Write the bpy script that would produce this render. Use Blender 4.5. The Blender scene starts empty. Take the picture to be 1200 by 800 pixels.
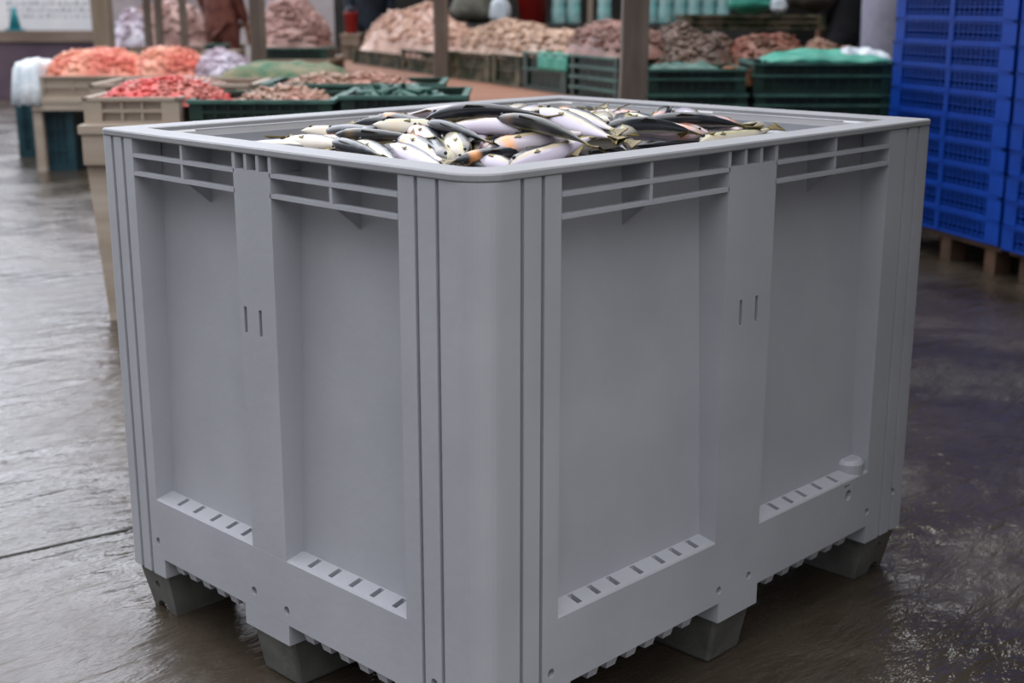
import bpy, bmesh, math, random
from mathutils import Vector, Matrix, noise
random.seed(7)
S = bpy.context.scene
COL = S.collection
R = math.radians

# ------------------------------------------------------------------ camera
FPX = 1562.0
YAW, PITCH = 0.7765, 0.2493
CAM = Vector((-1.1959, -1.2358, 1.1383))
FW = Vector((math.cos(YAW)*math.cos(PITCH), math.sin(YAW)*math.cos(PITCH), -math.sin(PITCH)))
RT = FW.cross(Vector((0, 0, 1))).normalized()
UP = RT.cross(FW)
FH = Vector((math.cos(YAW), math.sin(YAW), 0))
RZ = YAW - math.pi/2          # rotation that puts local x along the picture's right

def ray(px, py):
    return RT*((px-600)/FPX) + UP*((400-py)/FPX) + FW
def W(px, py, dep):           # point seen at (px,py) standing dep metres ahead
    d = ray(px, py); t = dep/d.dot(FH)
    return CAM + d*t
def onz(px, py, z):
    d = ray(px, py); return CAM + d*((z-CAM.z)/d.z)
def GZ(px, dep, z):           # point at height z, dep ahead, in picture column px
    od = dep*math.cos(PITCH) + (CAM.z-z)*math.sin(PITCH)
    lat = (px-600)/FPX*od
    return Vector((CAM.x, CAM.y, 0)) + FH*dep + RT*lat + Vector((0, 0, z))

cam_d = bpy.data.cameras.new('camera'); cam = bpy.data.objects.new('camera', cam_d); COL.objects.link(cam)
cam.location = CAM
cam.rotation_euler = (math.pi/2-PITCH, 0, YAW-math.pi/2)
cam_d.sensor_width = 36; cam_d.lens = FPX/1200*36
cam_d.clip_start = .05; cam_d.clip_end = 300
cam_d.dof.use_dof = True; cam_d.dof.focus_distance = 2.15; cam_d.dof.aperture_fstop = 4.5
S.camera = cam

# ------------------------------------------------------------------ materials
def mat(name, col, rough=.5, col2=None, nscale=8, bump=0, bscale=40, spec=.5, metal=0, alpha=None, trans=0,
        wave=None, detail=4, lo=.35, hi=.65, stretch=(1, 1, 1), coat=0, sss=0):
    m = bpy.data.materials.new(name); m.use_nodes = True
    nt = m.node_tree; b = nt.nodes['Principled BSDF']
    b.inputs['Base Color'].default_value = (*col, 1)
    b.inputs['Roughness'].default_value = rough
    b.inputs['Specular IOR Level'].default_value = spec
    b.inputs['Metallic'].default_value = metal
    b.inputs['Transmission Weight'].default_value = trans
    b.inputs['Coat Weight'].default_value = coat
    tc = nt.nodes.new('ShaderNodeTexCoord'); mp = nt.nodes.new('ShaderNodeMapping')
    nt.links.new(tc.outputs['Object'], mp.inputs[0]); mp.inputs['Scale'].default_value = stretch
    if col2:
        n = nt.nodes.new('ShaderNodeTexNoise'); n.inputs['Scale'].default_value = nscale; n.inputs['Detail'].default_value = detail
        nt.links.new(mp.outputs[0], n.inputs[0])
        r = nt.nodes.new('ShaderNodeValToRGB'); r.color_ramp.elements[0].position = lo; r.color_ramp.elements[1].position = hi
        r.color_ramp.elements[0].color = (*col, 1); r.color_ramp.elements[1].color = (*col2, 1)
        nt.links.new(n.outputs['Fac'], r.inputs[0]); nt.links.new(r.outputs[0], b.inputs['Base Color'])
    if bump:
        n2 = nt.nodes.new('ShaderNodeTexNoise'); n2.inputs['Scale'].default_value = bscale; n2.inputs['Detail'].default_value = 4
        nt.links.new(mp.outputs[0], n2.inputs[0])
        bp = nt.nodes.new('ShaderNodeBump'); bp.inputs['Strength'].default_value = bump; bp.inputs['Distance'].default_value = .01
        nt.links.new(n2.outputs['Fac'], bp.inputs['Height']); nt.links.new(bp.outputs[0], b.inputs['Normal'])
    return m

def srgb(r, g, b):
    f = lambda c: ((c/255+.055)/1.055)**2.4 if c > 10 else c/255/12.92
    return (f(r), f(g), f(b))

M = {}
M['bin'] = mat('grey_polyethylene', (.300, .310, .345), .5, (.335, .345, .38), 5, bump=.06, bscale=60)
M['rim'] = mat('grey_polyethylene_rim', (.215, .22, .235), .5, (.25, .255, .27), 6, bump=.05, bscale=80)  # same plastic as the bin, darkened to hold down the light on top
M['inside'] = mat('grey_polyethylene_lit', (.42, .425, .44), .5, (.48, .485, .50), 6, bump=.05, bscale=80)  # same plastic as the bin, lightened to stand for light on the inner walls
M['foot'] = mat('dark_grey_polyethylene', (.06, .06, .056), .6, (.10, .10, .094), 12, bump=.2, bscale=60)  # darker grey than the box walls
M['blue'] = mat('blue_polypropylene', (.0, .030, .23), .5, (.0, .050, .36), 3, spec=.2)
M['green'] = mat('dark_green_plastic', (.006, .020, .016), .45, (.010, .040, .030), 6)
M['greenlite'] = mat('mid_green_plastic', (.02, .07, .06), .5, (.06, .16, .13), 9)
M['teal_dark'] = mat('dark_teal_plastic', (.006, .03, .045), .4, (.015, .06, .08), 6)
M['moss'] = mat('mossy_plastic', (.018, .028, .008), .7, (.12, .10, .06), 9, lo=.45, hi=.6, bump=.4, bscale=60)
M['wood'] = mat('weathered_wood', (.20, .15, .11), .75, (.33, .27, .21), 6, bump=.4, bscale=30, stretch=(1, 1, .15))
M['post'] = mat('grey_brown_post_wood', (.10, .075, .06), .8, (.19, .155, .13), 9, bump=.5, bscale=30, stretch=(1, 1, .12))
M['board'] = mat('beige_board', (.30, .24, .19), .7, (.45, .39, .33), 5, bump=.3, bscale=30, stretch=(.15, 1, 1))
M['crust'] = mat('orange_brown_board', (.20, .085, .05), .7, (.27, .13, .08), 3, bump=.2, bscale=20)
M['block'] = mat('pallet_block_wood', (.05, .028, .016), .8, (.11, .055, .03), 9)  # wood colour darkened to stand for the shade under the blue stacks
M['mortar'] = mat('purple_grey_render', (.08, .055, .085), .8, (.13, .09, .12), 2)
M['cap'] = mat('brown_coping', (.14, .10, .08), .8, (.26, .2, .17), 5, stretch=(.2, 1, 1))
M['white'] = mat('white_board', (.72, .74, .8), .5, (.8, .81, .84), 2)
M['ink'] = mat('grey_print', (.35, .37, .45), .6)
M['tealp'] = mat('teal_plastic', (.005, .20, .24), .4)
M['tarp'] = mat('sea_green_sheet', (.02, .25, .18), .5, (.06, .36, .27), 7, bump=.5, bscale=20)
M['tarpw'] = mat('pale_plastic_sheet', (.5, .58, .66), .35, (.75, .8, .85), 8, bump=.5, bscale=20)
M['net'] = mat('green_net', (.02, .11, .05), .8, (.20, .18, .11), 12, bump=1, bscale=120)
M['red'] = mat('red_plastic', (.42, .012, .008), .35)
M['black'] = mat('black_cloth', (.006, .006, .009), .85, (.012, .013, .018), 12)
M['navy'] = mat('navy_cloth', (.008, .012, .022), .8, (.02, .03, .05), 10)
M['maroon'] = mat('maroon_cloth', (.10, .025, .02), .8, (.2, .07, .05), 10)
M['skin'] = mat('skin', (.36, .19, .13), .55)
M['hair'] = mat('dark_hair', (.012, .01, .008), .6)
M['sack'] = mat('lavender_grey_sackcloth', (.30, .30, .40), .8, (.40, .40, .50), 8, bump=.4, bscale=18)
M['sackg'] = mat('grey_green_sackcloth', (.08, .085, .07), .85, (.17, .17, .14), 9, bump=.6, bscale=18)
M['sackb'] = mat('brown_sackcloth', (.04, .032, .024), .85, (.08, .065, .05), 9, bump=.6, bscale=18)
M['glass'] = mat('turquoise_bottle_plastic', (.30, .68, .68), .2, (.70, .90, .92), 9, trans=.2)
M['wallb'] = mat('dark_plaster', (.035, .035, .035), .9, (.07, .065, .06), 1.5)
M['roof'] = mat('roof_sheet', (.05, .05, .05), .8, (.08, .08, .075), 2)

# ------------------------------------------------------------------ mesh helpers
def link(name, bm, m, parent=None, smooth=False, bevel=0):
    bmesh.ops.recalc_face_normals(bm, faces=bm.faces)
    me = bpy.data.meshes.new(name); bm.to_mesh(me); bm.free()
    o = bpy.data.objects.new(name, me); COL.objects.link(o)
    if m: me.materials.append(m)
    if smooth:
        for p in me.polygons: p.use_smooth = True
    if bevel:
        b = o.modifiers.new('bevel', 'BEVEL'); b.width = bevel; b.segments = 2; b.limit_method = 'ANGLE'; b.angle_limit = R(40)
    if parent: o.parent = parent
    return o
def tag(o, label=None, cat=None, group=None, kind=None):
    if label: o['label'] = label
    if cat: o['category'] = cat
    if group: o['group'] = group
    if kind: o['kind'] = kind
    return o
def thing(name, label, cat, loc=(0, 0, 0), rz=0, group=None):
    o = bpy.data.objects.new(name, None); COL.objects.link(o); o.location = loc; o.rotation_euler = (0, 0, rz)
    o.empty_display_size = .1
    return tag(o, label, cat, group)
def box(bm, x0, x1, y0, y1, z0, z1, mtx=None):
    vs = [Vector((x, y, z)) for x in (x0, x1) for y in (y0, y1) for z in (z0, z1)]
    if mtx: vs = [mtx @ v for v in vs]
    v = [bm.verts.new(p) for p in vs]
    for f in ((0, 1, 3, 2), (4, 6, 7, 5), (0, 4, 5, 1), (2, 3, 7, 6), (0, 2, 6, 4), (1, 5, 7, 3)):
        bm.faces.new([v[i] for i in f])
def prism(bm, pts, z0, z1):      # pts in xy, extruded in z
    a = [bm.verts.new((p[0], p[1], z0)) for p in pts]; b = [bm.verts.new((p[0], p[1], z1)) for p in pts]
    n = len(pts)
    bm.faces.new(a[::-1]); bm.faces.new(b)
    for i in range(n): bm.faces.new((a[i], a[(i+1) % n], b[(i+1) % n], b[i]))
def loftbox(bm, lo, hi):         # lo / hi: four points each
    a = [bm.verts.new(p) for p in lo]; b = [bm.verts.new(p) for p in hi]
    bm.faces.new(a[::-1]); bm.faces.new(b)
    for i in range(4): bm.faces.new((a[i], a[(i+1) % 4], b[(i+1) % 4], b[i]))
def lathe(bm, prof, n=20, mtx=None):
    rings = []
    for r_, z in prof:
        ring = []
        for i in range(n):
            a = 2*math.pi*i/n; v = Vector((r_*math.cos(a), r_*math.sin(a), z))
            ring.append(bm.verts.new(mtx @ v if mtx else v))
        rings.append(ring)
    for k in range(len(rings)-1):
        for i in range(n): bm.faces.new((rings[k][i], rings[k][(i+1) % n], rings[k+1][(i+1) % n], rings[k+1][i]))
    bm.faces.new(rings[0][::-1]); bm.faces.new(rings[-1])
def boolean(o, cutter_bm):
    c = link('cutter', cutter_bm, None)
    md = o.modifiers.new('cut', 'BOOLEAN'); md.operation = 'DIFFERENCE'; md.solver = 'EXACT'; md.object = c
    dg = bpy.context.evaluated_depsgraph_get(); dg.update()
    me = bpy.data.meshes.new_from_object(o.evaluated_get(dg))
    o.modifiers.remove(md); o.data = me
    bpy.data.objects.remove(c)
def structure(o): o['kind'] = 'structure'; return o

# ------------------------------------------------------------------ floor
def floor_material():
    m = bpy.data.materials.new('wet_concrete'); m.use_nodes = True; nt = m.node_tree; N = nt.nodes; L = nt.links
    b = N['Principled BSDF']
    tc = N.new('ShaderNodeTexCoord')
    mp = N.new('ShaderNodeMapping'); L.new(tc.outputs['Object'], mp.inputs[0])
    mp.inputs['Rotation'].default_value = (0, 0, -RZ); mp.inputs['Scale'].default_value = (1.0, .8, 1)
    def noise_(scale, det, vec=None, rough=.55, dist=0):
        n = N.new('ShaderNodeTexNoise'); n.inputs['Scale'].default_value = scale; n.inputs['Detail'].default_value = det
        n.inputs['Roughness'].default_value = rough; n.inputs['Distortion'].default_value = dist
        L.new((vec or mp).outputs[0], n.inputs[0]); return n
    def ramp(src, a, ca, c, cb):
        r = N.new('ShaderNodeValToRGB'); r.color_ramp.elements[0].position = a; r.color_ramp.elements[1].position = c
        r.color_ramp.elements[0].color = ca; r.color_ramp.elements[1].color = cb; L.new(src, r.inputs[0]); return r
    n1 = noise_(1.6, 6)
    base = ramp(n1.outputs['Fac'], .32, (.028, .021, .014, 1), .7, (.062, .049, .037, 1))
    L.new(base.outputs[0], b.inputs['Base Color'])
    # film of water: puddles smooth, drier patches rougher
    n2 = noise_(2.1, 5, dist=.4)
    rr = ramp(n2.outputs['Fac'], .40, (.10, .10, .10, 1), .60, (.38, .38, .38, 1))
    L.new(rr.outputs[0], b.inputs['Roughness'])
    b.inputs['IOR'].default_value = 1.5
    b.inputs['Specular IOR Level'].default_value = .72
    st_ = N.new('ShaderNodeMapping'); L.new(tc.outputs['Object'], st_.inputs[0])
    st_.inputs['Rotation'].default_value = (0, 0, -RZ); st_.inputs['Scale'].default_value = (.55, 1.5, 1)
    n3 = noise_(9, 5, st_, .55, .2); n4 = noise_(34, 3, st_)
    ma = N.new('ShaderNodeMath'); ma.operation = 'MULTIPLY_ADD'; ma.inputs[1].default_value = .11
    L.new(n4.outputs['Fac'], ma.inputs[0]); L.new(n3.outputs['Fac'], ma.inputs[2])
    bp = N.new('ShaderNodeBump'); bp.inputs['Strength'].default_value = .58; bp.inputs['Distance'].default_value = .035
    L.new(ma.outputs[0], bp.inputs['Height']); L.new(bp.outputs[0], b.inputs['Normal'])
    return m
M['floor'] = floor_material()
bm = bmesh.new(); box(bm, -6, 40, -6, 45, -.1, 0); structure(link('floor', bm, M['floor']))
# dark joint in the concrete
bm = bmesh.new()
p0 = onz(-120, 680, 0); p1 = onz(155, 619, 0); p2 = p1 + (p1-p0).normalized()*1.2
dr = (p2-p0).normalized(); nn = Vector((-dr.y, dr.x, 0))*.0045
prism(bm, [p0-nn, p2-nn, p2+nn, p0+nn], .0002, .0015)
structure(link('floor_joint', bm, mat('joint_filler', (.012, .011, .01), .8)))

# ------------------------------------------------------------------ the grey pallet box
WX, WY, H, HB, HS = 1.212, .967, .921, .090, .128
SX = dict(L=WX, c0=.164, c1=.158, p0=.552, p1=.690, g=(.082, .123), h=(.048, .090),
          teeth=[.256, .302, .351, .399, .447, .499, .748, .800, .850, .900, .950, .998],
          slits=[.219, .264, .310, .369, .426, .470, .516, .759, .806, .851, .904, .959],
          holes=[(.148, .145), (.572, .152), (.661, .152), (1.069, .171), (1.170, .173)], slots=[.602, .647],
          b0=.19, b1=1.068, m0=.573, m1=.690)
SY = dict(L=WY, c0=.164, c1=.108, p0=.457, p1=.560, g=(.080, .123), h=(.037, .072),
          teeth=[.235, .281, .330, .377, .422, .600, .641, .683, .729, .774, .816],
          slits=[.199, .252, .304, .356, .410, .600, .645, .695, .750, .802],
          holes=[(.866, .160), (.559, .160), (.466, .154), (.15, .145)], slots=[.502, .543],
          b0=.19, b1=.849, m0=.462, m1=.588)
BIN = thing('pallet_box', 'big grey plastic pallet box full of fish in the middle of the wet floor', 'pallet box', (0, 0, 0))
def xf(side):     # (s, depth, z) -> world
    if side == 0: return Matrix(((1, 0, 0, 0), (0, 1, 0, 0), (0, 0, 1, 0), (0, 0, 0, 1)))
    if side == 1: return Matrix(((0, 1, 0, 0), (1, 0, 0, 0), (0, 0, 1, 0), (0, 0, 0, 1)))
    if side == 2: return Matrix(((1, 0, 0, 0), (0, -1, 0, WY), (0, 0, 1, 0), (0, 0, 0, 1)))
    return Matrix(((0, -1, 0, WX), (1, 0, 0, 0), (0, 0, 1, 0), (0, 0, 0, 1)))
TOPZ = .909
WALL = .070
def side_wall(side):
    P = SX if side in (0, 2) else SY; T = xf(side); L = P['L']
    bm = bmesh.new()
    # one-piece lower apron with a ledge on top, blocks that reach lower over the feet
    def pz(s0, s1, prof):      # prof: (depth,z) polygon swept along s
        a = [bm.verts.new((s0, d, z)) for d, z in prof]; b = [bm.verts.new((s1, d, z)) for d, z in prof]
        n = len(prof); bm.faces.new(a[::-1]); bm.faces.new(b)
        for i in range(n): bm.faces.new((a[i], a[(i+1) % n], b[(i+1) % n], b[i]))
    s0, s1 = P['c0']-.004, L-P['c1']+.004
    pz(s0, s1, [(.0, HS), (.0, .243), (.002, .246), (.036, .254), (.06, .254), (.06, HS)])
    o = link('apron', bm, M['bin'])
    cb = bmesh.new()
    for s in P['slits']: box(cb, s-.0055, s+.0055, .008, .031, .16, .27)
    for s, z in P['holes']:
        if s0 < s < s1: lathe(cb, [(.0075, -.045), (.0075, .045)], 14, Matrix.Translation((s, .0, z)) @ Matrix.Rotation(math.pi/2, 4, 'X'))
    if side == 0: lathe(cb, [(.011, -.045), (.011, .045)], 14, Matrix.Translation((.990, .0, .214)) @ Matrix.Rotation(math.pi/2, 4, 'X')); box(cb, .976, .996, -.02, .01, .232, .236)
    boolean(o, cb)
    # centre post
    bm = bmesh.new()
    lo = [(P['p0']+.004, 0, .2435), (P['p1']-.004, 0, .2435), (P['p1'], .06, .2435), (P['p0'], .06, .2435)]
    hi = [(P['p0']+.002, 0, .884), (P['p1']-.002, 0, .884), (P['p1']+.004, .06, .884), (P['p0']-.004, .06, .884)]
    loftbox(bm, lo, hi)
    o2 = link('centre_post', bm, M['bin'], bevel=0)
    cb = bmesh.new()
    for s in P['slots']: box(cb, s-.004, s+.004, -.01, .035, .618, .662)
    boolean(o2, cb)
    bm = bmesh.new(); bm.from_mesh(o.data); bm.from_mesh(o2.data)
    bpy.data.objects.remove(o); bpy.data.objects.remove(o2)
    # foot blocks of the apron (centre)
    box(bm, P['m0'], P['m1'], .0, .12, HB, HS-.0002)
    # recessed bay panels, deeper at the top
    for a, b in ((P['c0']-.01, P['p0']+.01), (P['p1']-.01, L-P['c1']+.01)):
        v = [(a, .033, .245), (b, .033, .245), (b, .066, .245), (a, .066, .245)]
        w = [(a, .057, .912), (b, .057, .912), (b, .066, .912), (a, .066, .912)]
        loftbox(bm, v, w)
    # inner skin
    box(bm, .05, L-.05, .0661, WALL, .14, .90)
    # tooth ribs of the deck under the apron
    for s in P['teeth']:
        loftbox(bm, [(s-.011, .014, .106), (s+.011, .014, .106), (s+.011, .10, .106), (s-.011, .10, .106)],
                    [(s-.014, .006, .135), (s+.014, .006, .135), (s+.014, .10, .135), (s-.014, .10, .135)])
    bmesh.ops.transform(bm, matrix=T, verts=bm.verts)
    o = link('side_panel', bm, M['bin'], BIN)
    # grid of stiffening ribs under the rim
    bm = bmesh.new()
    t = .0033
    for a, b in ((P['c0']-.003, P['p0']+.004), (P['p1']-.004, L-P['c1']+.003)):
        for z in (.8805, .849): box(bm, a, b, .0, .014, z-t, z+t)
        m = (a+b)/2
        box(bm, m-t, m+t, .0008, .060, .849, .912)
        box(bm, a-.004, a+t*.6, .0008, .044, .849, .912) if a > .3 else None
        # gusset fin below the divider
        v0 = [bm.verts.new((m+d, y, z)) for d in (-t, t) for y, z in ((.002, .849), (.058, .849), (.054, .808))]
        for f in ((0, 1, 2), (5, 4, 3), (0, 3, 4, 1), (1, 4, 5, 2), (2, 5, 3, 0)): bm.faces.new([v0[i] for i in f])
    a, b = P['p0'], P['p1']
    for k in range(4):
        s = a + .003 + (b-a-.006)*k/3; box(bm, s-.004, s+.004, .0004, .060, .8842, .912)
    
    bmesh.ops.transform(bm, matrix=T, verts=bm.verts)
    link('rib_grid', bm, M['bin'], BIN)
for s in range(4): side_wall(s)

def corner(cx, cy, sx, sy, nx, ny, gx, gy, bx, by):
    # plan outline of one corner column with grooves; sx,sy = direction into the box
    R0 = .040 if (cx, cy) == (0, 0) else .010; D = .054; gd, gw = .016, (.0036 if (cx, cy) == (0, 0) else .0046)
    pts = []
    def px(s, d): pts.append((cx+sx*s, cy+sy*d))
    # run along x side from inner end to the corner, then along y side
    px(nx, D); px(nx-.004, 0.0)
    for g in sorted(gx, reverse=True):
        px(g+gw, 0); px(g+gw*.6, gd); px(g-gw*.6, gd); px(g-gw, 0)
    for i in range(9):
        a = math.pi/2*i/8
        px(R0-R0*math.sin(a), R0-R0*math.cos(a))
    for g in sorted(gy):
        px(0, g-gw); px(gd, g-gw*.6); px(gd, g+gw*.6); px(0, g+gw)
    px(0.0, ny-.004); px(D, ny); px(D, D)
    bm = bmesh.new(); prism(bm, pts, HS, TOPZ)
    o = link('corner_column', bm, M['bin'], BIN)
    cb = bmesh.new()
    RX = Matrix.Rotation(math.pi/2, 4, 'X'); RY = Matrix.Rotation(math.pi/2, 4, 'Y')
    for s_, z in ((.046, .173), (.146, .158)):
        lathe(cb, [(.0075, -.035), (.0075, .035)], 14, Matrix.Translation((cx+sx*s_, cy, z)) @ RX)
    lathe(cb, [(.0075, -.035), (.0075, .035)], 14, Matrix.Translation((cx, cy+sy*.100, .160)) @ RY)
    boolean(o, cb)
    # lower block over the foot, wider than the column
    bm = bmesh.new(); bm.from_mesh(o.data)
    low = [(cx+sx*bx, cy+sy*.11), (cx+sx*bx, cy)] + pts[2:-3] + [(cx, cy+sy*by), (cx+sx*.11, cy+sy*by), (cx+sx*.11, cy+sy*.11)]
    prism(bm, low, HB, HS-.0002)
    bmesh.ops.recalc_face_normals(bm, faces=bm.faces); bm.to_mesh(o.data); bm.free()
corner(0, 0, 1, 1, .164, .164, SX['g'], SY['g'], .19, .19)
corner(WX, 0, -1, 1, .158, .164, SX['h'], SY['g'], .144, .19)
corner(0, WY, 1, -1, .164, .108, SX['g'], SY['h'], .19, .118)
corner(WX, WY, -1, -1, .158, .108, SX['h'], SY['h'], .144, .118)

# rim: rounded ring with a lip and a stepped inside
def rrect(x0, x1, y0, y1, r_, n=8):
    pts = []
    rs = max(.008, r_-.036)       # the near corner is the well rounded one
    for (cx, cy, a0, q) in ((x1-rs, y0+rs, -90, rs), (x1-rs, y1-rs, 0, rs), (x0+rs, y1-rs, 90, rs), (x0+r_, y0+r_, 180, r_)):
        for i in range(n+1):
            a = R(a0+90*i/n); pts.append((cx+q*math.cos(a), cy+q*math.sin(a)))
    return pts
def ring(bm, prof):       # prof: (inset, z, radius)
    loops = []
    for ins, z, r_ in prof:
        loops.append([bm.verts.new((x, y, z)) for x, y in rrect(ins, WX-ins, ins, WY-ins, r_)])
    n = len(loops[0])
    for k in range(len(loops)):
        A, B = loops[k], loops[(k+1) % len(loops)]
        for i in range(n): bm.faces.new((A[i], A[(i+1) % n], B[(i+1) % n], B[i]))
bm = bmesh.new()
ring(bm, [(-.001, .9095, .052), (-.003, .9115, .054), (-.003, .9185, .054), (-.001, .921, .052), (.056, .921, .035), (.0585, .919, .033),
          (.0588, .913, .033), (.0588, .9095, .033)])
link('rim', bm, M['rim'], BIN, bevel=0)
bm = bmesh.new(); box(bm, .03, WX-.03, .03, WY-.03, .129, .15)
link('bottom_panel', bm, M['bin'], BIN)
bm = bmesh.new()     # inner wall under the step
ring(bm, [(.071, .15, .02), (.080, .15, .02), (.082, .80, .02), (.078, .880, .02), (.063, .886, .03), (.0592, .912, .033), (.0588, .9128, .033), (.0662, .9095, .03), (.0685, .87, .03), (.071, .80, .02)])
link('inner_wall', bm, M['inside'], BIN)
# raised boss with a drain plug at the far right foot of the camera-facing wall
bm = bmesh.new(); lathe(bm, [(.030, .0), (.030, .03), (.024, .038)], 20, Matrix.Translation((1.035, .030, .235)))
link('drain_boss', bm, M['bin'], BIN, smooth=False, bevel=.003)

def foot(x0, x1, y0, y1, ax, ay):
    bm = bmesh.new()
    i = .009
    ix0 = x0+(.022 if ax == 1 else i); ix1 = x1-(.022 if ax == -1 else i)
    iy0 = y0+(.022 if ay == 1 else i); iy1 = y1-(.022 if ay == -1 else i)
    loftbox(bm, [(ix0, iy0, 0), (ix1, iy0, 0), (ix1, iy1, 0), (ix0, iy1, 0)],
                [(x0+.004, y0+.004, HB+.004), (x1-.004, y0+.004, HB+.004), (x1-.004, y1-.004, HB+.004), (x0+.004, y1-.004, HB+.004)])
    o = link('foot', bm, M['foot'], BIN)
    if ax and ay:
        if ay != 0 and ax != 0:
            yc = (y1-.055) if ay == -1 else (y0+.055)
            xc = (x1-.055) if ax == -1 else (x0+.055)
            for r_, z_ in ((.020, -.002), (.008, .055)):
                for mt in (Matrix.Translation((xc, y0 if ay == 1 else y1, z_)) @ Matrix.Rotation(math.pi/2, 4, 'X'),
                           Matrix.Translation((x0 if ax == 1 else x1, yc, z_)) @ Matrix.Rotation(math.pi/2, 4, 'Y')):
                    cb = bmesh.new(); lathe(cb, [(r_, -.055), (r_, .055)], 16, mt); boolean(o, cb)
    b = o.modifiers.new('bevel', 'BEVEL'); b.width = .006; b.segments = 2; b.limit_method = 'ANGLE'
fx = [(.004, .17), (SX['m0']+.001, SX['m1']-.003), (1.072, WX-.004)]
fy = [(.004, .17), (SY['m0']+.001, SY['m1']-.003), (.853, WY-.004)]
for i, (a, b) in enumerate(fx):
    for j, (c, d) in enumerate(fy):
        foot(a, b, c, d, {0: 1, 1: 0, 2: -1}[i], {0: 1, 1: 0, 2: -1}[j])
BIN.location = (0, 0, 0)

# ------------------------------------------------------------------ fish
def fish_material(name, back, belly, mid, gill, gill_w):
    m = bpy.data.materials.new(name); m.use_nodes = True; nt = m.node_tree; N = nt.nodes; L = nt.links
    b = N['Principled BSDF']; uv = N.new('ShaderNodeUVMap'); uv.uv_map = 'UVMap'
    sp = N.new('ShaderNodeSeparateXYZ'); L.new(uv.outputs[0], sp.inputs[0])
    nz = N.new('ShaderNodeTexNoise'); nz.inputs['Scale'].default_value = 14; L.new(uv.outputs[0], nz.inputs[0])
    ad = N.new('ShaderNodeMath'); ad.operation = 'MULTIPLY_ADD'; ad.inputs[1].default_value = .12
    L.new(nz.outputs['Fac'], ad.inputs[0]); L.new(sp.outputs['Y'], ad.inputs[2])
    r = N.new('ShaderNodeValToRGB'); e = r.color_ramp.elements
    e[0].position = .0; e[0].color = (*belly, 1); e[1].position = .50; e[1].color = (*belly, 1)
    x = e.new(.57); x.color = (*mid, 1); x = e.new(.64); x.color = (*mid, 1); x = e.new(.70); x.color = (*back, 1)
    L.new(ad.outputs[0], r.inputs[0])
    g = N.new('ShaderNodeValToRGB'); ge = g.color_ramp.elements       # along the body: gill blotch, yellow tail root
    ge[0].position = 0; ge[0].color = (0, 0, 0, 1); ge[1].position = .13; ge[1].color = (0, 0, 0, 1)
    x = ge.new(.17); x.color = (gill_w*.8,)*3+(1,); x = ge.new(.21); x.color = (gill_w,)*3+(1,); x = ge.new(.29); x.color = (0, 0, 0, 1)
    L.new(sp.outputs['X'], g.inputs[0])
    mx = N.new('ShaderNodeMixRGB'); L.new(g.outputs[0], mx.inputs[0]); L.new(r.outputs[0], mx.inputs[1]); mx.inputs[2].default_value = (*gill, 1)
    t = N.new('ShaderNodeValToRGB'); te = t.color_ramp.elements
    te[0].position = .86; te[0].color = (0, 0, 0, 1); te[1].position = .97; te[1].color = (.7, .7, .7, 1); L.new(sp.outputs['X'], t.inputs[0])
    mx2 = N.new('ShaderNodeMixRGB'); L.new(t.outputs[0], mx2.inputs[0]); L.new(mx.outputs[0], mx2.inputs[1]); mx2.inputs[2].default_value = (.22, .17, .03, 1)
    L.new(mx2.outputs[0], b.inputs['Base Color'])
    b.inputs['Roughness'].default_value = .28; b.inputs['Coat Weight'].default_value = .3; b.inputs['Coat Roughness'].default_value = .15
    return m
BACK = (.018, .022, .030)
FM = [fish_material('fish_skin_lilac', BACK, (.42, .385, .47), (.42, .36, .26), (.62, .27, .10), .0),
      fish_material('fish_skin_gilled', BACK, (.42, .38, .44), (.42, .35, .22), (.70, .30, .10), .95),
      fish_material('fish_skin_cream', (.030, .034, .036), (.43, .40, .34), (.40, .38, .22), (.5, .3, .1), .2),
      fish_material('fish_skin_pink', (.022, .024, .030), (.42, .31, .33), (.4, .30, .2), (.5, .15, .08), .6)]
M['tail'] = mat('fish_fin_olive', (.10, .075, .015), .45, (.19, .14, .03), 40)
M['fin_dark'] = mat('fish_fin_dark', (.03, .028, .022), .5)
M['eye'] = mat('fish_eye', (.01, .01, .01), .1)
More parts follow.
